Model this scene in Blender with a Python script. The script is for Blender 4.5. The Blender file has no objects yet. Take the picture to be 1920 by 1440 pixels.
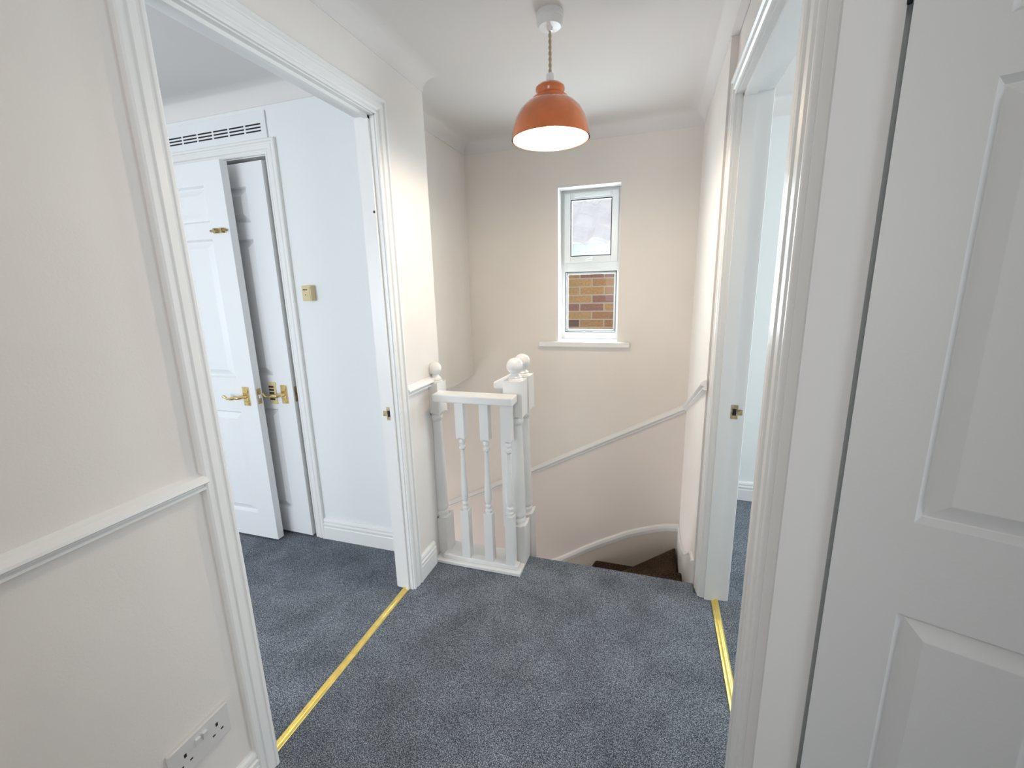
import bpy, math, random
from mathutils import Matrix, Vector
random.seed(4)
S = 1.37                       # metres per drawing unit (the eye height of the camera)
sc = bpy.context.scene
COL = sc.collection

# ------------------------------------------------------------------ camera, sky, lights, exposure
cam_d = bpy.data.cameras.new('camera'); cam = bpy.data.objects.new('camera', cam_d); COL.objects.link(cam)
cam_d.sensor_width = 36.0; cam_d.lens = 822.12 / 1920 * 36.0; cam_d.clip_start = 0.02
R0 = (0.951998, 0.305036, -0.025566); R1 = (0.042445, -0.214255, -0.975855); R2 = (-0.303149, 0.927927, -0.216917)
cam.matrix_world = Matrix(((R0[0], -R1[0], -R2[0], 0), (R0[1], -R1[1], -R2[1], 0), (R0[2], -R1[2], -R2[2], S), (0, 0, 0, 1)))
sc.camera = cam
sc.view_settings.view_transform = 'Standard'; sc.view_settings.look = 'None'
sc.view_settings.gamma = 1.0; sc.view_settings.use_curve_mapping = False
sc.view_settings.exposure = 0.0
w = bpy.data.worlds.new('overcast_sky'); sc.world = w; w.use_nodes = True
w.node_tree.nodes['Background'].inputs[0].default_value = (0.86, 0.93, 1.0, 1)
w.node_tree.nodes['Background'].inputs[1].default_value = 1.45

def area_light(name, loc, rot, sx, sy, power, color):
    d = bpy.data.lights.new(name, 'AREA'); d.shape = 'RECTANGLE'; d.size = sx * S; d.size_y = sy * S
    d.energy = power; d.color = color
    o = bpy.data.objects.new(name, d); COL.objects.link(o)
    o.location = [c * S for c in loc]; o.rotation_euler = rot; return o
PI = math.pi
DAY = (0.83, 0.93, 1.0)
area_light('daylight_left_room', (-1.75, -1.12, 0.85), (PI/2 - .12, 0, 0), 1.25, 0.7, 55, (0.84, 0.92, 1.0))
area_light('daylight_right_room', (2.14, 1.45, 0.98), (PI/2, 0, PI/2), 0.9, 0.85, 40, DAY)
area_light('daylight_third_room', (2.14, -.35, 1.0), (PI/2, 0, PI/2), 0.9, 0.85, 21, (0.92, 0.96, 1.0))
area_light('fill_landing_back', (-0.28, -1.12, 1.15), (PI/2, 0, 0), 0.6, 0.7, 8.0, (1.0, 0.97, 0.94))  # added fill lamp behind the camera, brightens the landing
area_light('daylight_stair_window', (-0.306, 2.30, 1.08), (-PI/2, 0, 0), 0.28, 0.68, 26, (.80, .92, 1.0))
area_light('fill_lower_hall', (-2.35, 1.77, -1.45), (PI * .68, 0, -PI/2), 0.5, 0.7, 48, (0.95, 0.96, 1.0))  # added unseen lamp, lifts the lower stairwell walls
LAMP_W = 12.0

# ------------------------------------------------------------------ materials
def mat(name, col, rough=0.5, metal=0.0, bump=0.0, bscale=60, coat=0.0, var=0.0, vscale=3.0, spec=0.5):
    m = bpy.data.materials.new(name); m.use_nodes = True; nt = m.node_tree; b = nt.nodes['Principled BSDF']
    b.inputs['Base Color'].default_value = (*col, 1); b.inputs['Roughness'].default_value = rough
    b.inputs['Metallic'].default_value = metal; b.inputs['Coat Weight'].default_value = coat
    b.inputs['Specular IOR Level'].default_value = spec
    tc = nt.nodes.new('ShaderNodeTexCoord')
    if var > 0:
        n = nt.nodes.new('ShaderNodeTexNoise'); n.inputs['Scale'].default_value = vscale; n.inputs['Detail'].default_value = 4
        r = nt.nodes.new('ShaderNodeValToRGB')
        r.color_ramp.elements[0].position = .3; r.color_ramp.elements[1].position = .7
        r.color_ramp.elements[0].color = (*[c * (1 - var) for c in col], 1); r.color_ramp.elements[1].color = (*[min(1, c * (1 + var)) for c in col], 1)
        nt.links.new(tc.outputs['Object'], n.inputs['Vector']); nt.links.new(n.outputs['Fac'], r.inputs[0]); nt.links.new(r.outputs[0], b.inputs['Base Color'])
    if bump > 0:
        n2 = nt.nodes.new('ShaderNodeTexNoise'); n2.inputs['Scale'].default_value = bscale; n2.inputs['Detail'].default_value = 3
        bp = nt.nodes.new('ShaderNodeBump'); bp.inputs['Strength'].default_value = bump; bp.inputs['Distance'].default_value = 0.002
        nt.links.new(tc.outputs['Object'], n2.inputs['Vector']); nt.links.new(n2.outputs['Fac'], bp.inputs['Height']); nt.links.new(bp.outputs[0], b.inputs['Normal'])
    return m

def carpet(name, dark, mid, light, patch=0.25):
    m = bpy.data.materials.new(name); m.use_nodes = True; nt = m.node_tree; b = nt.nodes['Principled BSDF']
    b.inputs['Roughness'].default_value = 0.95; b.inputs['Specular IOR Level'].default_value = 0.1
    tc = nt.nodes.new('ShaderNodeTexCoord')
    n = nt.nodes.new('ShaderNodeTexNoise'); n.inputs['Scale'].default_value = 330; n.inputs['Detail'].default_value = 2.5; n.inputs['Roughness'].default_value = .75
    r = nt.nodes.new('ShaderNodeValToRGB'); e = r.color_ramp.elements
    e[0].position = .40; e[0].color = (*dark, 1); e[1].position = .64; e[1].color = (*light, 1)
    k = e.new(.5); k.color = (*mid, 1)
    nt.links.new(tc.outputs['Object'], n.inputs['Vector']); nt.links.new(n.outputs['Fac'], r.inputs[0])
    n2 = nt.nodes.new('ShaderNodeTexNoise'); n2.inputs['Scale'].default_value = 5.5; n2.inputs['Detail'].default_value = 5; n2.inputs['Roughness'].default_value = .6
    nt.links.new(tc.outputs['Object'], n2.inputs['Vector'])
    mr = nt.nodes.new('ShaderNodeMapRange'); mr.inputs[1].default_value = .3; mr.inputs[2].default_value = .7
    mr.inputs[3].default_value = 1 - patch; mr.inputs[4].default_value = 1 + patch
    nt.links.new(n2.outputs['Fac'], mr.inputs[0])
    mx = nt.nodes.new('ShaderNodeVectorMath'); mx.operation = 'SCALE'
    nt.links.new(r.outputs[0], mx.inputs[0]); nt.links.new(mr.outputs[0], mx.inputs['Scale']); nt.links.new(mx.outputs[0], b.inputs['Base Color'])
    bp = nt.nodes.new('ShaderNodeBump'); bp.inputs['Strength'].default_value = 1.0; bp.inputs['Distance'].default_value = 0.004
    nt.links.new(n.outputs['Fac'], bp.inputs['Height']); nt.links.new(bp.outputs[0], b.inputs['Normal'])
    return m

M = {}
M['wall'] = mat('landing_wall_paint', (0.80, 0.76, 0.72), 0.75, bump=.15, bscale=220, var=.012, vscale=6, spec=.25)
M['wall_cool'] = mat('room_wall_paint', (0.80, 0.82, 0.81), 0.75, bump=.15, bscale=220, spec=.25)
M['magnolia'] = mat('stairwell_cream_paint', (0.80, 0.755, 0.70), 0.75, bump=.15, bscale=220, var=.012, vscale=6, spec=.25)
M['lower'] = mat('stairwell_lower_paint', (0.78, 0.725, 0.685), 0.75, bump=.15, bscale=220, spec=.25)
M['ceil'] = mat('ceiling_paint', (0.75, 0.72, 0.70), 0.85, bump=.15, bscale=260, spec=.2)
M['gloss'] = mat('white_gloss_woodwork', (0.82, 0.815, 0.80), 0.32, bump=.06, bscale=90)
M['door'] = mat('white_satin_door_paint', (0.80, 0.81, 0.815), 0.42, bump=.12, bscale=140)
M['string'] = mat('shaded_white_string_paint', (0.60, 0.55, 0.49), 0.5)  # white board, its shade mixed into the base colour
M['plastic'] = mat('white_plastic', (0.80, 0.79, 0.78), 0.3)
M['socket'] = mat('socket_plastic', (0.70, 0.68, 0.66), 0.3)
M['upvc'] = mat('white_upvc', (0.78, 0.80, 0.80), 0.3)
M['brass'] = mat('polished_brass', (0.80, 0.60, 0.27), 0.25, 1.0, var=.25, vscale=60)
M['brassdull'] = mat('dull_brass', (0.42, 0.34, 0.2), 0.4, 1.0, var=.4, vscale=70)
M['strip'] = mat('brass_threshold', (0.86, 0.66, 0.20), 0.3, 0.85, var=.12, vscale=30)
M['dark'] = mat('dark_void', (0.012, 0.012, 0.014), 0.8)
M['cream'] = mat('cream_plastic', (0.66, 0.55, 0.31), 0.4)
M['creamdark'] = mat('tan_plastic', (0.50, 0.38, 0.16), 0.4)
M['terracotta'] = mat('glazed_terracotta', (0.64, 0.165, 0.045), 0.16, coat=.8, var=.12, vscale=14)
M['shadein'] = mat('shade_white_interior', (0.92, 0.86, 0.76), 0.6)
M['cord'] = mat('beige_twisted_flex', (0.50, 0.40, 0.26), 0.6)
M['carpet'] = carpet('blue_grey_carpet', (0.040, 0.048, 0.060), (0.132, 0.152, 0.182), (0.48, 0.52, 0.57))
M['brown'] = carpet('dark_brown_stair_carpet', (0.006, 0.004, 0.003), (0.026, 0.016, 0.010), (0.20, 0.13, 0.08), .4)
M['tile'] = mat('pale_pink_roof_tile', (0.76, 0.69, 0.695), 0.7, var=.08, vscale=5)
M['soil'] = mat('outside_paving', (0.3, 0.29, 0.27), 0.9)

def brick_mat():
    m = bpy.data.materials.new('mixed_orange_brick'); m.use_nodes = True; nt = m.node_tree; b = nt.nodes['Principled BSDF']
    b.inputs['Roughness'].default_value = .9
    tc = nt.nodes.new('ShaderNodeTexCoord'); mp = nt.nodes.new('ShaderNodeMapping'); mp.inputs['Rotation'].default_value = (-PI/2, 0, 0)
    br = nt.nodes.new('ShaderNodeTexBrick'); br.inputs['Scale'].default_value = 1.0
    br.inputs['Brick Width'].default_value = .225; br.inputs['Row Height'].default_value = .075; br.inputs['Mortar Size'].default_value = .006
    br.inputs['Mortar Smooth'].default_value = .2; br.inputs['Bias'].default_value = 0
    br.inputs['Color1'].default_value = (0, 0, 0, 1); br.inputs['Color2'].default_value = (1, 1, 1, 1); br.inputs['Mortar'].default_value = (.5, .5, .5, 1)
    nt.links.new(tc.outputs['Object'], mp.inputs[0]); nt.links.new(mp.outputs[0], br.inputs['Vector'])
    r = nt.nodes.new('ShaderNodeValToRGB'); r.color_ramp.interpolation = 'CONSTANT'; e = r.color_ramp.elements
    e[0].position = 0; e[0].color = (.42, .21, .11, 1); e[1].position = .85; e[1].color = (.20, .13, .10, 1)
    for p, c in ((.2, (.50, .27, .12)), (.4, (.45, .24, .12)), (.55, (.52, .30, .14)), (.75, (.34, .17, .13))): k = e.new(p); k.color = (*c, 1)
    n = nt.nodes.new('ShaderNodeTexNoise'); n.inputs['Scale'].default_value = 70; n.inputs['Detail'].default_value = 4
    nt.links.new(tc.outputs['Object'], n.inputs['Vector'])
    mv = nt.nodes.new('ShaderNodeMixRGB'); mv.blend_type = 'OVERLAY'; mv.inputs[0].default_value = .55
    mm = nt.nodes.new('ShaderNodeMixRGB'); mm.inputs[2].default_value = (.52, .42, .33, 1)
    nt.links.new(br.outputs['Color'], r.inputs[0]); nt.links.new(r.outputs[0], mv.inputs[1]); nt.links.new(n.outputs['Fac'], mv.inputs[2])
    nt.links.new(mv.outputs[0], mm.inputs[1]); nt.links.new(br.outputs['Fac'], mm.inputs[0]); nt.links.new(mm.outputs[0], b.inputs['Base Color'])
    return m
M['brick'] = brick_mat()

def glass_mat():
    m = bpy.data.materials.new('window_glass'); m.use_nodes = True; nt = m.node_tree; nt.nodes.clear()
    o = nt.nodes.new('ShaderNodeOutputMaterial'); t = nt.nodes.new('ShaderNodeBsdfTransparent'); t.inputs[0].default_value = (.93, .95, .95, 1)
    g = nt.nodes.new('ShaderNodeBsdfGlossy'); g.inputs['Roughness'].default_value = .02
    f = nt.nodes.new('ShaderNodeFresnel'); f.inputs[0].default_value = 1.45; mx = nt.nodes.new('ShaderNodeMixShader')
    ml = nt.nodes.new('ShaderNodeMath'); ml.operation = 'MULTIPLY'; ml.inputs[1].default_value = .35; nt.links.new(f.outputs[0], ml.inputs[0]); nt.links.new(ml.outputs[0], mx.inputs[0]); nt.links.new(t.outputs[0], mx.inputs[1]); nt.links.new(g.outputs[0], mx.inputs[2]); nt.links.new(mx.outputs[0], o.inputs[0])
    return m
M['glass'] = glass_mat()
def emit_mat(name, col, st):
    m = bpy.data.materials.new(name); m.use_nodes = True; b = m.node_tree.nodes['Principled BSDF']
    b.inputs['Emission Color'].default_value = (*col, 1); b.inputs['Emission Strength'].default_value = st; b.inputs['Base Color'].default_value = (*col, 1)
    return m
M['bulb'] = emit_mat('glowing_bulb', (1.0, 0.84, 0.60), 130)

# ------------------------------------------------------------------ helpers (all coordinates in drawing units)
class MB:
    def __init__(s): s.v = []; s.f = []
    def add(s, vs, fs):
        o = len(s.v); s.v += [tuple(p) for p in vs]; s.f += [[i + o for i in f] for f in fs]; return s
    def box(s, x0, x1, y0, y1, z0, z1):
        if x0 > x1: x0, x1 = x1, x0
        if y0 > y1: y0, y1 = y1, y0
        return s.add([(x0,y0,z0),(x1,y0,z0),(x1,y1,z0),(x0,y1,z0),(x0,y0,z1),(x1,y0,z1),(x1,y1,z1),(x0,y1,z1)],
                     [(0,3,2,1),(4,5,6,7),(0,1,5,4),(1,2,6,5),(2,3,7,6),(3,0,4,7)])
    def prism(s, poly, z0, z1):             # poly counter-clockwise in XY
        n = len(poly)
        return s.add([(x, y, z0) for x, y in poly] + [(x, y, z1) for x, y in poly],
                     [tuple(range(n - 1, -1, -1)), tuple(range(n, 2 * n))] + [(i, (i + 1) % n, n + (i + 1) % n, n + i) for i in range(n)])
    def extr(s, poly3, vec):                # planar polygon pushed along a vector
        n = len(poly3); q = [tuple(p[k] + vec[k] for k in range(3)) for p in poly3]
        return s.add(list(poly3) + q, [tuple(range(n - 1, -1, -1)), tuple(range(n, 2 * n))] + [(i, (i + 1) % n, n + (i + 1) % n, n + i) for i in range(n)])
    def sweep(s, path, up, prof, flip=1, closed_prof=True):
        P = [Vector(p) for p in path]; up = Vector(up).normalized(); n = len(P); m = len(prof)
        ns = []
        for i in range(n - 1): ns.append(up.cross((P[i + 1] - P[i]).normalized()).normalized() * flip)
        vs = []
        for i in range(n):
            a = ns[max(0, i - 1)]; b = ns[min(n - 2, i)]
            nm = (a + b) / (1 + a.dot(b))
            for (p, q) in prof: vs.append(tuple(P[i] + nm * p + up * q))
        fs = []
        for i in range(n - 1):
            for j in range(m if closed_prof else m - 1):
                j2 = (j + 1) % m; fs.append((i*m + j, i*m + j2, (i+1)*m + j2, (i+1)*m + j))
        fs.append(tuple(range(m - 1, -1, -1))); fs.append(tuple(range((n-1)*m, n*m)))
        return s.add(vs, fs)
    def lathe(s, cx, cy, rings, n=24):      # rings (r, z[, squareness, corner lift])
        vs = []
        for rg in rings:
            r, z = rg[0], rg[1]; sq = rg[2] if len(rg) > 2 else 0; lift = rg[3] if len(rg) > 3 else 0
            for k in range(n):
                a = 2 * PI * k / n + PI / 4; c, d = math.cos(a), math.sin(a)
                mx = max(abs(c), abs(d)); cor = (1 / mx - 1) / (math.sqrt(2) - 1)
                f = (1 - sq) + sq / mx
                vs.append((cx + r * c * f, cy + r * d * f, z + lift * cor * cor))
        fs = [(i*n + k, i*n + (k+1) % n, (i+1)*n + (k+1) % n, (i+1)*n + k) for i in range(len(rings) - 1) for k in range(n)]
        fs.append(tuple(range(n - 1, -1, -1))); fs.append(tuple(range((len(rings)-1)*n, len(rings)*n)))
        return s.add(vs, fs)
    def tube(s, pts, rad, n=10):
        P = [Vector(p) for p in pts]; vs = []
        if not isinstance(rad, (list, tuple)): rad = [rad] * len(P)
        ref = Vector((0, 0, 1)) if abs((P[-1] - P[0]).normalized().z) < .9 else Vector((1, 0, 0))
        for i, p in enumerate(P):
            d = (P[min(i + 1, len(P) - 1)] - P[max(i - 1, 0)]).normalized(); u = d.cross(ref).normalized(); w_ = d.cross(u)
            for k in range(n):
                a = 2 * PI * k / n; vs.append(tuple(p + (u * math.cos(a) + w_ * math.sin(a)) * rad[i]))
        fs = [(i*n + k, i*n + (k+1) % n, (i+1)*n + (k+1) % n, (i+1)*n + k) for i in range(len(P) - 1) for k in range(n)]
        fs.append(tuple(range(n))); fs.append(tuple(range((len(P)-1)*n, len(P)*n)))
        return s.add(vs, fs)
    def sphere(s, c, r, n=24, m=14, sx=1, sy=1, sz=1):
        return s.lathe(0, 0, [(max(1e-5, r * math.sin(PI * i / m)), -r * math.cos(PI * i / m)) for i in range(m + 1)], n)._shift(c, (m + 1) * n)
    def _shift(s, c, cnt):
        for i in range(len(s.v) - cnt, len(s.v)):
            p = s.v[i]; s.v[i] = (p[0] + c[0], p[1] + c[1], p[2] + c[2])
        return s
    def build(s, name, m, parent=None, smooth=False, bevel=0, mats=None, org=None):
        me = bpy.data.meshes.new(name)
        pw = Vector((0, 0, 0)); q = parent
        while q is not None: pw += q.location; q = q.parent
        if org is None:
            if parent is None:
                xs = [p[0] for p in s.v]; ys = [p[1] for p in s.v]; zs = [p[2] for p in s.v]
                org = ((min(xs) + max(xs)) / 2, (min(ys) + max(ys)) / 2, min(zs))
            else: org = (0, 0, 0)
        if parent is None: o_ = Vector(org) * S; me.from_pydata([tuple(Vector(p) * S - o_) for p in s.v], [], s.f)
        else: o_ = Vector((0, 0, 0)); me.from_pydata([tuple(Vector(p) * S - (pw if not parent.get('_local') else Vector())) for p in s.v], [], s.f)
        me.materials.append(m)
        import bmesh
        bm = bmesh.new(); bm.from_mesh(me); bmesh.ops.recalc_face_normals(bm, faces=bm.faces[:]); bm.to_mesh(me); bm.free()
        if smooth:
            me.polygons.foreach_set('use_smooth', [True] * len(me.polygons))
            try: me.set_sharp_from_angle(angle=math.radians(35))
            except Exception: pass
        o = bpy.data.objects.new(name, me); COL.objects.link(o); o.location = o_; o.parent = parent
        if bevel:
            b = o.modifiers.new('bevel', 'BEVEL'); b.width = bevel * S; b.segments = 2; b.limit_method = 'ANGLE'
        return o

def tag(o, label, cat, group=None, kind=None):
    o['label'] = label; o['category'] = cat
    if group: o['group'] = group
    if kind: o['kind'] = kind
    return o
def thing(name, loc, label, cat, group=None, kind=None, rotz=0, local=False):
    o = bpy.data.objects.new(name, None); COL.objects.link(o); o.location = [c * S for c in loc]; o.rotation_euler[2] = rotz
    o.empty_display_size = .05
    if local: LOCAL.append(o)
    return tag(o, label, cat, group, kind)
LOCAL = []
def part(mb, name, m, parent, label=None, **k):
    """build in the thing's own local coordinates (drawing units)"""
    me_loc = parent
    o = mb.build(name, m, None, org=(0, 0, 0), **k); o.location = (0, 0, 0); o.parent = me_loc
    if label: o['label'] = label
    return o
def struct(mb, name, m, label, cat, **k): return tag(mb.build(name, m, **k), label, cat, kind='structure')

# ------------------------------------------------------------------ key dimensions
XL, XR = -0.745, 0.178          # landing wall faces
TW = 0.075                      # right partition thickness
TL = 0.056                      # left partition thickness
ZC = 1.675                      # ceiling
YE = 1.425                      # edge of the landing
YF = 2.12                       # face of the far stairwell wall
XS = 0.160                      # right face of the stairwell
HD = 1.46                       # door head height
XB = -0.905                     # bulkhead wall over the lower flight
YRL = 1.325                     # far wall of the left room
LX, RX, BY = -2.65, 2.2, -1.2   # outer limits

# ------------------------------------------------------------------ floors and ceiling
RD1 = 1.36
f = MB().box(LX, RX, BY, 1.325, -.15, 0).box(XL - TL + .002, XS, 1.325, YE, -.15, 0).box(XR + TW, RX, 1.325, YF + .02, -.15, 0).box(-2.08, -1.29, 1.325, 1.413, -.15, 0).box(XS, XR + TW, 1.325, RD1 + .016, -.15, 0)
struct(f, 'floor', M['carpet'], 'blue grey speckled carpet running over the landing and through both doorways', 'floor')
struct(MB().box(LX, XS + .1, YE - .1, YF + .1, -1.95, -1.9), 'floor', M['brown'], 'dark carpeted floor at the bottom of the stairs', 'floor')
struct(MB().box(LX - .1, RX + .1, BY - .1, YF + .15, ZC, ZC + .08), 'ceiling', M['ceil'], 'white plaster ceiling above the landing and stairwell', 'ceiling')

# ------------------------------------------------------------------ walls
LD0, LD1 = 0.560, 1.135         # left doorway
RD0, RD1 = 0.775, 1.360         # right doorway
TD0, TD1 = 0.105, 0.680         # near right doorway (its door stands open)
J = .016                        # lining thickness
wl = MB().box(XL - TL, XL, BY, LD0 - J, 0, ZC).box(XL - TL, XL, LD1 + J, YE, 0, ZC).box(XL - TL, XL, LD0 - J, LD1 + J, HD + J, ZC)
struct(wl, 'wall_left', M['wall'], 'pale wall on the left of the landing with the doorway to the left room', 'wall')
wr = MB().box(XR, XR + TW, BY, TD0 - J, 0, ZC).box(XR, XR + TW, TD0 - J, TD1 + J, HD + J, ZC).box(XR, XR + TW, TD1 + J, RD0 - J, 0, ZC)
wr.box(XR, XR + TW, RD0 - J, RD1 + J, HD + J, ZC).box(XR, XR + TW, RD1 + J, YE, 0, ZC).box(XS, XR + TW, YE, YF, -1.9, ZC)
struct(wr, 'wall_right', M['wall'], 'pale wall on the right of the landing with two doorways in it', 'wall')
struct(MB().box(LX, RX, BY - .1, BY, 0, .62).box(LX, RX, BY - .1, BY, 1.44, ZC).box(LX, -2.4, BY - .1, BY, .62, 1.44).box(-1.1, -.62, BY - .1, BY, .62, 1.44).box(.06, RX, BY - .1, BY, .62, 1.44),
       'wall_near', M['wall'], 'wall behind the camera with window openings, one added for the landing fill', 'wall')
# far stairwell wall with the window hole, cream above the sloping dado and dusky below it
WX0, WX1, WZ0, WZ1 = -0.449, -0.163, 0.733, 1.437
DA = (XS, .428); DS = .526      # dado height at the right corner and its slope per unit of X
def dz(x): return DA[1] + (x - DA[0]) * DS
fw = MB().box(WX1, XR + TW, YF, YF + .17, dz(WX1) - .1, ZC).box(LX, WX0, YF, YF + .17, .54, ZC)
fw.v = []; fw.f = []
def wp(poly): fw.extr([(x, YF, z) for x, z in poly], (0, .17, 0))
wp([(WX1, dz(WX1)), (XR + TW, dz(XR + TW)), (XR + TW, ZC), (WX1, ZC)])
wp([(WX0, WZ1), (WX1, WZ1), (WX1, ZC), (WX0, ZC)])
wp([(WX0, dz(WX0)), (WX1, dz(WX1)), (WX1, WZ0), (WX0, WZ0)])
wp([(LX, dz(LX)), (WX0, dz(WX0)), (WX0, ZC), (LX, ZC)])
struct(fw, 'wall_far', M['magnolia'], 'cream far wall of the stairwell around the small window', 'wall')
fw.v = []; fw.f = []
wp([(LX, -1.9), (XR + TW, -1.9), (XR + TW, dz(XR + TW)), (LX, dz(LX))])
struct(fw, 'wall_far_lower', M['lower'], 'dusky lower part of the far stairwell wall under the sloping dado rail', 'wall')
struct(MB().box(XR + TW, RX, YF, YF + .17, 0, ZC).box(RX, RX + .1, BY, YF, 0, .62).box(RX, RX + .1, BY, YF, 1.44, ZC).box(RX, RX + .1, BY, -.82, .62, 1.44).box(RX, RX + .1, .12, .98, .62, 1.44).box(RX, RX + .1, 1.92, YF, .62, 1.44)
       .box(XR + TW, RX, TD1 + .03, RD0 - .03, 0, ZC),
       'wall_right_room', M['wall_cool'], 'cool white walls of the room seen through the right doorway', 'wall')
OX0, OX1 = -2.05, -1.311        # cupboard opening in the left room
lw = MB().box(OX1 + J, XL - TL, YRL, YE, 0, ZC).box(LX, OX0 - J, YRL, YE, 0, ZC).box(OX0 - J, OX1 + J, YRL, YE, 1.467 + J, ZC)
lw.box(OX0 - J, OX1 + J, YE - .012, YE, 0, 1.467 + J).box(LX - .1, LX, BY, YE, 0, ZC)
struct(lw, 'wall_left_room', M['wall_cool'], 'cool white wall of the left room beside the cupboard', 'wall')
struct(MB().box(LX - .1, LX, YE, YF, -1.9, ZC), 'wall_hall_end', M['wall'], 'plain end wall beyond the lower flight', 'wall')
# bulkhead over the lower flight, and the wall under the landing
bk = MB().extr([(XB, YE, .545), (XB, YE, ZC), (LX, YE, ZC), (LX, YE, -.45)], (0, YF - YE, 0))
struct(bk, 'wall_bulkhead', M['wall'], 'pale boxed bulkhead wall left of the stairwell, ending above the lower flight', 'wall')
struct(MB().box(LX, XS, YE - .08, YE - .002, -1.9, -.15), 'wall_under_landing', M['lower'], 'plain wall below the landing edge beside the stairs', 'wall')

# ------------------------------------------------------------------ coving, skirting and dado rails
cr = .055
cove = [(-.017, .0), (-.017, -cr), (.0025, -cr)] + [(.0025 + (cr - .0025) * (1 - math.cos(PI/2 * i / 10)), -cr + cr * math.sin(PI/2 * i / 10)) for i in range(11)]
def coving(name, path, flip, label, m='ceil'):
    struct(MB().sweep([(x, y, ZC) for x, y in path], (0, 0, 1), cove, flip), name, M[m], label, 'coving', smooth=True)
coving('trim_1', [(XL, BY), (XL, YE), (XB, YE), (XB, YF), (XS, YF), (XS, BY)], -1, 'plaster coving around the top of the landing and stairwell walls')
coving('trim_2', [(LX, BY), (LX, YRL), (XL - TL, YRL), (XL - TL, BY)], -1, 'plaster coving around the ceiling of the left room')
coving('trim_3', [(XR + TW, RD0), (XR + TW, YF), (RX, YF), (RX, RD0)], -1, 'plaster coving around the ceiling of the right room')
SK = [(0, 0), (.012, 0), (.012, .052), (.0105, .055), (.0105, .060), (.0125, .063), (.0125, .068), (.009, .071), (.009, .076), (.0105, .079), (.0085, .086), (.004, .090), (0, .091)]
def skirt(name, path, flip, label):
    struct(MB().sweep([(x, y, 0) for x, y in path], (0, 0, 1), SK, flip), name, M['gloss'], label, 'skirting board')
AW = .048
skirt('baseboard_left', [(XL, BY), (XL, LD0 - AW)], -1, 'white moulded skirting along the near left wall')
skirt('baseboard_left_end', [(XL, LD1 + AW), (XL, 1.292)], -1, 'short white skirting between the left doorway and the balustrade')
skirt('baseboard_left_room', [(OX1 + AW, YRL), (XL - TL, YRL)], -1, 'white skirting between the cupboard frame and the left doorway')
skirt('baseboard_right_room', [(XR + TW, RD1 + .05), (XR + TW, YF), (RX, YF)], -1, 'white skirting seen through the right doorway')
DP = [(0, -.016), (.006, -.015), (.012, -.012), (.012, -.008), (.008, -.006), (.008, -.003), (.016, -.001), (.019, .002), (.018, .006), (.010, .013), (0, .018)]
def dado(name, path, nrm, flip, label):
    # profile: distance from wall, height.  sweep offsets in-plane by the first number and along the normal by the second
    struct(MB().sweep(path, nrm, [(b, a) for a, b in DP], flip), name, M['gloss'], label, 'dado rail')
dado('trim_4', [(XL, BY, .680), (XL, LD0 - AW, .680)], (1, 0, 0), 1, 'white dado rail on the near left wall above the socket')
dado('trim_5', [(XL, LD1 + AW, .680), (XL, 1.40, .680)], (1, 0, 0), 1, 'short white dado rail between the left doorway and the newel post')
dado('trim_6', [(LX, YF, dz(LX)), (XS, YF, dz(XS))], (0, -1, 0), 1, 'white dado rail sloping down the far stairwell wall')
dado('trim_7', [(XS, YE - .01, .692), (XS, YF, DA[1])], (-1, 0, 0), -1, 'white dado rail sloping down the right side of the stairwell')

# ------------------------------------------------------------------ door frames
AR = [(0, 0), (0, .007), (.003, .0085), (.007, .0085), (.009, .0065), (.013, .0065), (.0165, .0105), (.029, .0115), (.032, .009), (.0355, .009), (.0385, .0135), (.045, .0135), (.048, .011), (.048, 0)]
def frame_x(name, xf, nx, y0, y1, hd, tw, label, back=.003):
    """doorway in a wall running along Y; xf landing face, nx outward normal sign"""
    m = MB(); xb = xf - nx * tw
    a, b = sorted((xf, xb))
    m.box(a - .001, b + .001, y0 - J, y0, 0, hd + J).box(a - .001, b + .001, y1, y1 + J, 0, hd + J).box(a - .001, b + .001, y0 - J, y1 + J, hd, hd + J)
    s0, s1 = sorted((xf - nx * .012, xf - nx * (tw - .033)))
    st = .008
    m.box(s0, s1, y0, y0 + st, 0, hd).box(s0, s1, y1 - st, y1, 0, hd).box(s0, s1, y0, y1, hd - st, hd)
    for xx, n, g in ((xf, nx, .003), (xb, -nx, back)):
        p = [(xx, y0 - g, 0), (xx, y0 - g, hd + g), (xx, y1 + g, hd + g), (xx, y1 + g, 0)]
        m.sweep(p, (n, 0, 0), AR, -1 if n < 0 else 1)
    return struct(m, name, M['gloss'], label, 'door frame')
def strike(parent, x, y, z, sx, sy):
    """latch keep let into a jamb face at y, lip pointing along sx, proud of the face along sy"""
    m = MB().box(x - .009, x + .009, y, y + sy * .0022, z - .021, z + .021).box(x + sx * .008, x + sx * .021, y, y + sy * .003, z - .008, z + .008)
    w_ = parent.location
    o = MB.build(m, 'strike_plate', M['brassdull'], None, org=(0, 0, 0)); o.parent = parent; o.location = -Vector(w_)
    o['label'] = 'brass latch keep on the jamb'
    h = MB().box(x - .0055, x + .0045, y + sy * .001, y + sy * .0028, z - .010, z + .010)
    q = MB.build(h, 'latch_hole', M['dark'], None, org=(0, 0, 0)); q.parent = o
fl = frame_x('trim_8', XL, 1, LD0, LD1, HD, TL, 'white moulded frame of the wide doorway on the left')
strike(fl, -.776, LD1, .622, -1, -1)
o = MB().box(-.763, -.759, LD1 - .0100, LD1 - .0078, 1.211, 1.217).build('screw_hole', M['dark'], None, org=(0, 0, 0)); o.parent = fl; o.location = -fl.location
fr = frame_x('trim_9', XR, -1, RD0, RD1, HD, TW, 'white moulded frame of the right doorway beside the stairs')
strike(fr, .232, RD1, .628, 1, -1)
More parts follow.
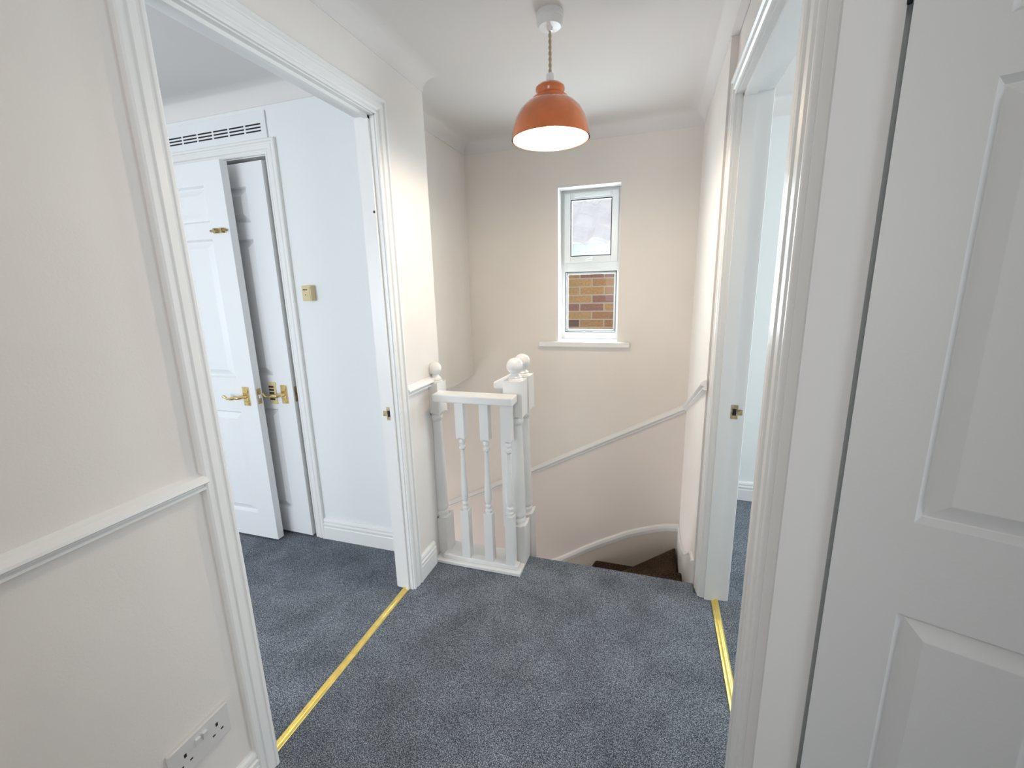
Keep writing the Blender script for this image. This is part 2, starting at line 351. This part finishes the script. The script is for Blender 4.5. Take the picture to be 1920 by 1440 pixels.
frame_x('trim_10', XR, -1, TD0, TD1, HD, TW, 'white moulded frame holding the nearest door on the right', back=.024)
# cupboard frame in the left room
m = MB().box(OX1, OX1 + J, YRL, YE - .012, 0, 1.467 + J).box(OX0 - J, OX0, YRL, YE - .012, 0, 1.467 + J).box(OX0, OX1, YRL, YE - .012, 1.467, 1.467 + J)
m.sweep([(OX0 - .003, YRL, 0), (OX0 - .003, YRL, 1.470), (OX1 + .003, YRL, 1.470), (OX1 + .003, YRL, 0)], (0, -1, 0), AR, 1)
m.box(OX1 - .008, OX1, YRL + .045, YRL + .07, 0, 1.467).box(OX0, OX1, YRL + .045, YRL + .07, 1.459, 1.467)
fc = struct(m, 'trim_11', M['gloss'], 'white moulded frame around the cupboard in the left room', 'door frame')
o = MB().box(OX1 - .001, OX1 - .004, YRL + .008, YRL + .028, .595, .640).build('strike_plate', M['brassdull'], None, org=(0, 0, 0)); o.parent = fc; o.location = -fc.location

# ------------------------------------------------------------------ panelled doors
def door_leaf(W, H, T, panels):
    """local: hinge edge at x=0, face y=0 (front) .. y=T, bottom z=0"""
    m = MB()
    xs = sorted({0, W} | {p[0] for p in panels} | {p[1] for p in panels}); zs = sorted({0, H} | {p[2] for p in panels} | {p[3] for p in panels})
    inp = lambda x, z: any(p[0] - 1e-6 < x < p[1] + 1e-6 and p[2] - 1e-6 < z < p[3] + 1e-6 for p in panels)
    for side, yy, d in (('f', 0, 1), ('b', T, -1)):
        for i in range(len(xs) - 1):
            for j in range(len(zs) - 1):
                if inp((xs[i] + xs[i+1]) / 2, (zs[j] + zs[j+1]) / 2): continue
                m.add([(xs[i], yy, zs[j]), (xs[i+1], yy, zs[j]), (xs[i+1], yy, zs[j+1]), (xs[i], yy, zs[j+1])], [(0, 1, 2, 3)])
        for (x0, x1, z0, z1) in panels:
            loops = [(0, 0), (.001, .0015), (.0065, .0095), (.0085, .010), (.030, .0012), (.031, .001)]
            vs = []
            for (ins, dep) in loops: vs += [(x0 + ins, yy + d * dep, z0 + ins), (x1 - ins, yy + d * dep, z0 + ins), (x1 - ins, yy + d * dep, z1 - ins), (x0 + ins, yy + d * dep, z1 - ins)]
            fs = [(l*4 + k, l*4 + (k+1) % 4, (l+1)*4 + (k+1) % 4, (l+1)*4 + k) for l in range(len(loops) - 1) for k in range(4)]
            fs.append(tuple((len(loops)-1)*4 + k for k in range(4)))
            m.add(vs, fs)
    m.add([(0,0,0),(0,T,0),(0,T,H),(0,0,H)], [(0,1,2,3)]); m.add([(W,0,0),(W,T,0),(W,T,H),(W,0,H)], [(0,1,2,3)])
    m.add([(0,0,0),(W,0,0),(W,T,0),(0,T,0)], [(0,1,2,3)]); m.add([(0,0,H),(W,0,H),(W,T,H),(0,T,H)], [(0,1,2,3)])
    return m
def std_panels(W, st=.088, dzp=0):
    mu = .075; c = W / 2
    out = []
    for a, b in ((.108, .541 + dzp), (.676 + dzp, 1.186 + dzp), (1.243 + dzp, 1.365 + dzp)):
        out += [(st, c - mu / 2, a, b), (c + mu / 2, W - st, a, b)]
    return out
def lever(parent, x, z, sgn, y=0):
    """lever latch: plate centred x,z on the face y=0 facing -y, lever pointing along sgn"""
    pl = part(MB().box(x - .0145, x + .0145, y - .004, y, z - .037, z + .037).box(x - .0115, x + .0115, y - .0065, y - .004, z - .033, z + .033), 'handle_plate', M['brass'], parent, 'brass rectangular back plate', bevel=.0012)
    pts = [(x, y - .006, z), (x, y - .026, z), (x + sgn * .006, y - .033, z), (x + sgn * .02, y - .035, z + .001), (x + sgn * .035, y - .034, z - .003), (x + sgn * .05, y - .034, z - .006), (x + sgn * .063, y - .035, z - .003), (x + sgn * .072, y - .036, z + .004), (x + sgn * .079, y - .034, z + .003)]
    pa = part(MB().tube(pts, [.008, .006, .0065, .0065, .0075, .0045, .004, .006, .005], 12), 'lever_handle', M['brass'], parent, 'scrolled brass lever', smooth=True)
    pa.parent = pl
def leaf(name, loc, ang, W, H, label, st=.088, dzp=0):
    t = thing(name, loc, label, 'door', kind='structure', rotz=ang)
    part(door_leaf(W, H, .029, std_panels(W, st, dzp)), 'panelled_leaf', M['door'], t)
    return t
# nearest door, hinged on the far jamb of the near right doorway and swung into the room
DW = .556
d1 = leaf('door_1', (.2568, .672, .008), math.radians(-20.7), DW, 1.447, 'large white six panel door standing open nearest the camera on the right', .078, .006)
for z in (.16, 1.316):
    part(MB().tube([(-.0035, .006, z - .028), (-.0035, .006, z + .028)], .0026, 12), 'hinge', M['dark'], d1, 'dark hinge knuckle', smooth=True)
# two doors in the left room
d2 = leaf('door_2', (-1.436 - DW, 1.243, .008), 0.004, DW, 1.442, 'white six panel door standing in front with a brass lever and a small bolt')
lever(d2, DW - .046, .606, -1)
part(MB().box(DW, DW + .0015, .006, .023, .575, .635), 'latch_plate', M['brassdull'], d2, 'brass latch face on the door edge', bevel=.0005)
part(MB().box(DW + .0015, DW + .006, .010, .019, .598, .612), 'latch_bolt', M['plastic'], d2)
bl = part(MB().box(DW - .072, DW - .018, -.003, 0, 1.203, 1.221), 'door_bolt', M['brass'], d2, 'small brass barrel bolt', bevel=.0008)
bb = part(MB().tube([(DW - .082, -.007, 1.212), (DW - .008, -.007, 1.212)], .0042, 10).tube([(DW - .05, -.007, 1.212), (DW - .05, -.018, 1.208)], .003, 8).box(DW - .066, DW - .058, -.012, -.003, 1.204, 1.22).box(DW - .034, DW - .026, -.012, -.003, 1.204, 1.22), 'bolt_bar', M['brassdull'], d2, smooth=True); bb.parent = bl
d3 = leaf('door_3', (-1.320 - DW, 1.322, .008), -0.022, DW, 1.442, 'shaded white six panel door set back behind the front door in the cupboard frame')
lever(d3, DW - .043, .604, -1)
gp = part(MB().box(DW - .118, DW - .082, -.003, 0, .562, .650), 'slotted_plate', M['cream'], d3, 'tan slotted metal plate', bevel=.001)
sl = MB()
for k in range(5): sl.box(DW - .116, DW - .092, -.0042, -.003, .578 + k * .0125, .585 + k * .0125)
part(sl, 'slot_row', M['dark'], d3).parent = gp
part(MB().box(DW, DW + .0015, .006, .023, .575, .635), 'latch_plate', M['brassdull'], d3)

# ventilation panel over the cupboard
vt = thing('vent_grille', (-1.67, YRL - .002, 1.518), 'long white slotted vent panel above the cupboard doors', 'vent')
def lp(mb, name, m, parent, label=None, **k):     # part given in world drawing units for an unrotated parent
    o = mb.build(name, m, None, org=(0, 0, 0), **k); o.parent = parent
    wsum = Vector((0, 0, 0)); q = parent
    while q is not None: wsum += q.location; q = q.parent
    o.location = -wsum
    if label: o['label'] = label
    return o
lp(MB().box(-2.05, -1.290, YRL - .006, YRL - .0005, 1.520, 1.606), 'panel', M['door'], vt, bevel=.001)
for g in range(9):
    x1 = -1.312 - g * .0745
    b = MB()
    for r in range(3): b.box(x1 - .066, x1, YRL - .0068, YRL - .006, 1.542 + r * .0105, 1.5465 + r * .0105)
    lp(b, 'slot_group', M['dark'], vt, 'black vent slots')
# thermostat
th = thing('thermostat', (-1.187, YRL, .968), 'small cream box thermostat on the left room wall', 'thermostat')
lp(MB().box(-1.209, -1.170, YRL - .024, YRL, .968, 1.022), 'casing', M['cream'], th, bevel=.0015)
lp(MB().box(-1.2055, -1.174, YRL - .0255, YRL - .024, .972, 1.018), 'front_cover', M['cream'], th, bevel=.0005)
for a, b, z in ((-1.202, -1.192, 1.006), (-1.190, -1.184, 1.006), (-1.194, -1.191, .988)):
    lp(MB().box(a, b, YRL - .0265, YRL - .0255, z, z + .003), 'indicator_slot', M['dark'], th)
# double socket
so = thing('double_socket', (XL, .42, .188), 'double switched power socket low on the near left wall', 'socket')
lp(MB().box(XL, XL + .0075, .367, .475, .188, .250), 'face_plate', M['socket'], so, bevel=.0015)
for yc in (.392, .450):
    b = MB()
    b.box(XL + .0073, XL + .0078, yc - .0022, yc + .0022, .222, .229).box(XL + .0073, XL + .0078, yc - .0105, yc - .0055, .2075, .2105).box(XL + .0073, XL + .0078, yc + .0055, yc + .0105, .2075, .2105)
    lp(b, 'pin_holes', M['dark'], so, 'black pin openings')
for yc in (.4145, .4275):
    lp(MB().add([(XL + .007, yc - .004, .222), (XL + .007, yc + .004, .222), (XL + .007, yc + .004, .237), (XL + .007, yc - .004, .237), (XL + .0085, yc - .004, .222), (XL + .0085, yc + .004, .222), (XL + .0125, yc + .004, .237), (XL + .0125, yc - .004, .237)],
              [(0,3,2,1),(4,5,6,7),(0,1,5,4),(1,2,6,5),(2,3,7,6),(3,0,4,7)]), 'rocker_switch', M['plastic'], so)
# brass threshold strips
for nm, x, y0, y1, lb in (('l', -.770, LD0, LD1, 'brass carpet strip across the left doorway'), ('r', .221, RD0, RD1, 'brass carpet strip across the right doorway')):
    p = [(-.011, 0), (-.010, .0018), (-.006, .003), (-.004, .0022), (-.002, .0034), (0, .0026), (.002, .0034), (.004, .0022), (.006, .003), (.010, .0018), (.011, 0)]
    tag(MB().sweep([(x, y0, 0.0004), (x, y1, 0.0004)], (0, 0, 1), p, 1).build('threshold_strip', M['strip']), lb, 'threshold strip')

# ------------------------------------------------------------------ pendant lamp
LXP, LYP = -.286, 1.263
pn = thing('pendant_lamp', (LXP, LYP, ZC), 'glossy terracotta dome pendant lamp hanging from the ceiling', 'lamp')
lp(MB().lathe(LXP, LYP, [(.001, ZC), (.034, ZC), (.035, ZC - .012), (.033, ZC - .014), (.0325, ZC - .026), (.028, ZC - .032), (.008, ZC - .033), (.006, ZC - .040), (.002, ZC - .041)], 36), 'ceiling_rose', M['plastic'], pn, smooth=True)
zt = 1.535
for ph in (0, PI):
    pts = [(LXP + .0022 * math.cos(ph + k * .55), LYP + .0022 * math.sin(ph + k * .55), ZC - .036 - (ZC - .036 - zt) * k / 44) for k in range(45)]
    lp(MB().tube(pts, .0024, 6), 'flex', M['cord'], pn, smooth=True)
lp(MB().lathe(LXP, LYP, [(.003, 1.541), (.009, 1.538), (.0105, 1.532), (.0105, 1.524), (.0115, 1.520), (.0115, 1.505), (.003, 1.500)], 24), 'lamp_holder', M['plastic'], pn, smooth=True)
ZR = 1.3815
outer = [(.104, 0), (.1035, .012), (.100, .030), (.093, .050), (.082, .069), (.067, .084), (.052, .0935), (.0475, .0955), (.0465, .100), (.0385, .1045), (.0358, .108), (.0365, .113), (.0385, .118), (.0375, .124), (.032, .1295), (.022, .1325), (.0105, .1335)]
lp(MB().lathe(LXP, LYP, [(r, ZR + z) for r, z in outer] + [(.0105, ZR + .1315)] + [(max(.010, r - .003), ZR + z - (.002 if i > 0 else 0)) for i, (r, z) in enumerate(outer)][::-1], 64), 'lamp_shade', M['terracotta'], pn, smooth=True)
lp(MB().lathe(LXP, LYP, [(r - .0038, ZR + z - .003 if i else ZR + .0006) for i, (r, z) in enumerate(outer) if i < 11] , 64), 'shade_lining', M['shadein'], pn, 'white inside of the shade', smooth=True)
lin = pn.children[-1]
# open the lining (drop its closing discs)
me = lin.data
import bmesh
bm = bmesh.new(); bm.from_mesh(me)
bmesh.ops.delete(bm, geom=[fc_ for fc_ in bm.faces if len(fc_.verts) > 8], context='FACES'); bm.to_mesh(me); bm.free()
sh = [c for c in pn.children if c.name.startswith('lamp_shade')][0]
bm = bmesh.new(); bm.from_mesh(sh.data)
bmesh.ops.delete(bm, geom=[fc_ for fc_ in bm.faces if len(fc_.verts) > 8], context='FACES'); bm.to_mesh(sh.data); bm.free()
lp(MB().sphere((LXP, LYP, 1.425), .021, 20, 12).lathe(LXP, LYP, [(.012, 1.442), (.0105, 1.47), (.0105, 1.505)], 16), 'bulb', M['bulb'], pn, smooth=True)
pl_ = bpy.data.lights.new('lamp_light', 'POINT'); pl_.energy = LAMP_W; pl_.color = (1.0, .84, .66); pl_.shadow_soft_size = .03
po = bpy.data.objects.new('lamp_light', pl_); COL.objects.link(po); po.location = (LXP * S, LYP * S, 1.392 * S)

# ------------------------------------------------------------------ stair window
wd = thing('window_1', (-.306, YF + .10, WZ0), 'small white two pane window in the far stairwell wall', 'window', kind='structure')
FY0, FY1 = YF + .092, YF + .14
def ring(mb, x0, x1, z0, z1, w_, y0, y1, wb=None, wt=None):
    wb = wb or w_; wt = wt or w_
    mb.box(x0, x0 + w_, y0, y1, z0, z1).box(x1 - w_, x1, y0, y1, z0, z1).box(x0 + w_, x1 - w_, y0, y1, z0, z0 + wb).box(x0 + w_, x1 - w_, y0, y1, z1 - wt, z1); return mb
fm = ring(MB(), WX0, WX1, WZ0, WZ1, .018, FY0, FY1, wb=.034).box(WX0 + .018, WX1 - .018, FY0, FY1, 1.062, 1.106)
lp(fm, 'window_frame', M['upvc'], wd, bevel=.001)
sa = lp(ring(MB(), WX0 + .016, WX1 - .016, 1.104, WZ1 - .014, .030, FY0 - .012, FY1 - .01), 'opening_sash', M['upvc'], wd, bevel=.0015)
lp(ring(MB(), WX0 + .046, WX1 - .046, 1.134, WZ1 - .044, .004, FY0 - .009, FY0 + .005), 'glazing_seal', M['dark'], sa, 'black rubber seal')
lp(MB().box(WX0 + .047, WX1 - .047, FY0 + .01, FY0 + .013, 1.135, WZ1 - .045), 'glass_pane', M['glass'], sa)
lp(MB().box(WX0 + .065, WX1 - .055, FY0 - .020, FY0 - .012, WZ1 - .036, WZ1 - .022), 'trickle_vent', M['upvc'], sa, bevel=.001)
hx = -.300
lp(MB().tube([(hx, FY0 - .012, 1.117), (hx, FY0 - .024, 1.117)], .009, 14).tube([(hx + .006, FY0 - .026, 1.119), (hx - .012, FY0 - .028, 1.115), (hx - .03, FY0 - .028, 1.113)], [.006, .005, .004], 10), 'window_handle', M['upvc'], sa, smooth=True)
lp(MB().tube([(hx, FY0 - .024, 1.117), (hx, FY0 - .0248, 1.117)], .003, 10), 'keyhole', M['dark'], sa)
lp(ring(MB(), WX0 + .018, WX1 - .018, WZ0 + .034, 1.062, .003, FY0 + .002, FY0 + .012), 'glazing_seal', M['dark'], wd, 'black rubber seal')
lp(ring(MB(), WX0 + .021, WX1 - .021, WZ0 + .037, 1.059, .010, FY0 + .014, FY0 + .02), 'spacer_bar', M['socket'], wd)
lp(MB().box(WX0 + .019, WX1 - .019, FY0 + .010, FY0 + .013, WZ0 + .035, 1.061), 'glass_pane', M['glass'], wd)
lp(MB().box(WX0, WX0 + .002, YF + .0005, FY0, WZ0, WZ1).box(WX1 - .002, WX1, YF + .0005, FY0, WZ0, WZ1).box(WX0, WX1, YF + .0005, FY0, WZ1 - .002, WZ1), 'reveal_lining', M['gloss'], wd)
struct(MB().box(-.538, -.106, YF - .030, YF, .708, .732).box(WX0 + .001, WX1 - .001, YF, FY0, .712, .7325), 'trim_12', M['gloss'], 'white window board below the small window', 'window sill', bevel=.003)

# ------------------------------------------------------------------ balustrade and newels
ba = thing('balustrade', (-.58, 1.35, 0), 'white turned timber balustrade with ball newels at the head of the stairs', 'balustrade')
lp(MB().box(XL, -.412, 1.294, YE + .002, 0.0005, .014).box(XL + .03, -.424, 1.309, 1.342, .014, .030), 'base_rail', M['gloss'], ba, bevel=.0025)
lp(MB().box(-.712, -.424, 1.292, 1.352, .622, .650), 'handrail', M['gloss'], ba, bevel=.004)
def baluster(x, y, z0, z1):
    h = .0155
    rg = [(h, z0, 1), (h, .212, 1), (h, .2165, 1, .004), (.0125, .217, .3), (.010, .219), (.0125, .2235), (.0125, .229), (.0085, .233), (.0082, .236), (.012, .241), (.0122, .247), (.009, .252), (.0100, .256),
          (.0125, .268), (.0128, .285), (.0115, .32), (.0092, .37), (.0075, .42), (.0068, .445), (.0085, .449), (.0118, .453), (.0118, .461), (.008, .465), (.0078, .469), (.0115, .474), (.0115, .480), (.0095, .486), (.0125, .492, .3), (h, .494, 1, -.004), (h, .50, 1), (h, z1, 1)]
    return MB().lathe(x, y, rg, 16)
for x in (-.622, -.532, -.452):
    lp(baluster(x, 1.3255, .028, .624), 'baluster', M['gloss'], ba, smooth=True)
def newel(cx, cy, zb, zt_=.690, h=.033, half=False, xmin=None):
    rg = [(h, zb, 1), (h, .150, 1), (h, .157, 1, .008), (.027, .1565, .2), (.0245, .160), (.0275, .168), (.0285, .174), (.026, .180), (.0245, .183), (.0275, .190), (.0285, .197), (.0265, .204), (.0262, .210),
          (.0268, .23), (.0262, .30), (.024, .40), (.0215, .50), (.0208, .532), (.0235, .536), (.0262, .541), (.0262, .550), (.0235, .555), (.023, .558), (.027, .564, .2), (h, .568, 1, -.008), (h, .575, 1), (h, zt_ - .003, 1), (h, zt_, 1, .003), (.028, zt_ - .0005, .2), (.004, zt_, 0)]
    m = MB().lathe(cx, cy, rg, 32)
    if xmin is not None: m.v = [(max(p[0], xmin), p[1], p[2]) for p in m.v]
    return m
def finial(cx, cy, zt_=.690, r=.028, xmin=None):
    rg = [(.0245, zt_ - .001), (.0245, zt_ + .004), (.021, zt_ + .007), (.022, zt_ + .011), (.0185, zt_ + .015), (.0135, zt_ + .018), (.0125, zt_ + .022)]
    c = zt_ + .048
    for i in range(3, 21): a = PI * i / 20; rg.append((max(.0002, r * math.sin(a)), c - r * math.cos(a)))
    m = MB().lathe(cx, cy, rg, 32)
    if xmin is not None: m.v = [(max(p[0], xmin), p[1], p[2]) for p in m.v]
    return m
for cx, cy, zb, lb in ((-.443, 1.390, .012, 'newel post at the corner of the landing'), (-.443, 1.478, -.575, 'rear newel post running down beside the stairs')):
    n_ = lp(newel(cx, cy, zb), 'newel_post', M['gloss'], ba, lb, smooth=True)
    lp(finial(cx, cy), 'ball_finial', M['gloss'], n_, smooth=True)
n_ = lp(newel(XL + .002, 1.368, .012, .676, xmin=XL + .0005), 'half_newel_post', M['gloss'], ba, 'half newel post fixed to the end of the left wall', smooth=True)
lp(finial(XL + .012, 1.368, .676, .0235), 'ball_finial', M['gloss'], n_, smooth=True)
lp(MB().box(-.525, -.505, 1.455, 1.475, .09, .648), 'plain_post', M['gloss'], ba)
lp(MB().extr([(-.476, 1.448, .700), (-.545, 1.448, .664), (-.545, 1.448, .640), (-.476, 1.448, .640)], (0, .04, 0)), 'stair_handrail_end', M['gloss'], ba, bevel=.005)

# ------------------------------------------------------------------ stairs
stt = thing('staircase', (-.2, 1.75, -1.9), 'winding staircase with worn dark brown carpet turning left below the landing', 'stairs')
PV = (-.41, 1.505); Rz = .145
polys = [([( -.41, YE), (XS - .012, YE), (XS - .012, 1.695), PV], -Rz),
         ([PV, (XS - .012, 1.695), (XS - .012, YF - .012)], -2 * Rz),
         ([PV, (XS - .012, YF - .012), (-.245, YF - .012)], -3 * Rz),
         ([PV, (-.245, YF - .012), (-.50, YF - .012), (-.50, 1.475)], -4 * Rz)]
for pl, z in polys: lp(MB().prism(pl, z - .30, z), 'step', M['brown'], stt, bevel=.009)
for k in range(4):
    x = -.50 - k * .165; z = -(5 + k) * Rz
    lp(MB().box(x - .165, x, YE + .0, YF - .012, z - .30, z), 'step', M['brown'], stt, bevel=.009)
# strings with a moulded top
ft = [(-1.25, -1.01), (-.75, -.645), (-.6, -.565), (-.435, -.473), (-.36, -.424), (-.295, -.380), (-.225, -.337), (-.157, -.300), (-.09, -.262), (-.025, -.234), (.05, -.206), (.10, -.192), (XS, -.185)]
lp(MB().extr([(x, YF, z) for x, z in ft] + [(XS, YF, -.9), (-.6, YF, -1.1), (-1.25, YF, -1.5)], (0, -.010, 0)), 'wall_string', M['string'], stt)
lp(MB().sweep([(x, YF, z) for x, z in ft], (0, -1, 0), [(-.018, 0), (-.018, .012), (0, .016), (.012, .013), (.016, .006), (.016, 0)], 1), 'string_moulding', M['gloss'], stt)
rt = [(YE + .001, .078), (1.45, .077), (1.49, .068), (1.53, .048), (1.60, -.002), (1.70, -.070), (1.82, -.125), (1.95, -.165), (YF, -.185)]
lp(MB().extr([(XS, y, z) for y, z in rt] + [(XS, YF, -1.2), (XS, YE + .001, -1.2)], (-.006, 0, 0)), 'wall_string', M['gloss'], stt)
lp(MB().sweep([(XS, y, z) for y, z in rt], (-1, 0, 0), [(-.006, 0), (-.006, .007), (0, .009), (.006, .007), (.008, .004), (.008, 0)], -1), 'string_moulding', M['gloss'], stt)

# ------------------------------------------------------------------ neighbouring house seen through the window
nh = thing('neighbouring_house', (-.4, 3.05, -2.0), 'orange brick house with a pale pantile roof close outside the window', 'house')
o = MB().box(-3.2, 2.6, 3.05, 3.3, -2.0, 1.13).build('brick_wall', M['brick'], None, org=(0, 3.05, 0)); o.parent = nh; o.location = Vector((0, 3.05 * S, 0)) - nh.location
lp(MB().box(-3.3, 2.7, 2.93, 3.05, 1.115, 1.13), 'soffit', M['upvc'], nh)
lp(MB().box(-3.3, 2.7, 2.915, 2.93, 1.115, 1.255), 'fascia_board', M['upvc'], nh)
ro = MB(); per = .135; rowl = .18; al = math.radians(33); NX = 400; x0_, x1_ = -3.3, 2.7
for r in range(12):
    base = 2.90 + r * rowl * math.cos(al); zb = 1.262 + r * rowl * math.sin(al)
    vs = []
    for (u, lift) in ((0, -.004), (0, .016), (rowl + .015, .005)):
        for i in range(NX + 1):
            x = x0_ + (x1_ - x0_) * i / NX; ph = (x / per) % 1.0
            wv = .012 * (math.sin(2 * PI * ph) + .35 * math.sin(4 * PI * ph + .6))
            vs.append((x, base + u * math.cos(al), zb + u * math.sin(al) + lift + wv))
    ro.add(vs, [(j * (NX+1) + i, j * (NX+1) + i + 1, (j+1) * (NX+1) + i + 1, (j+1) * (NX+1) + i) for j in range(2) for i in range(NX)])
lp(ro, 'tiled_roof', M['tile'], nh)
struct(MB().box(-6, 6, YF + .17, 3.5, -2.1, -2.0), 'ground', M['soil'], 'paved ground outside between the houses', 'ground')
for o in list(bpy.data.objects):
    if '_local' in o: del o['_local']
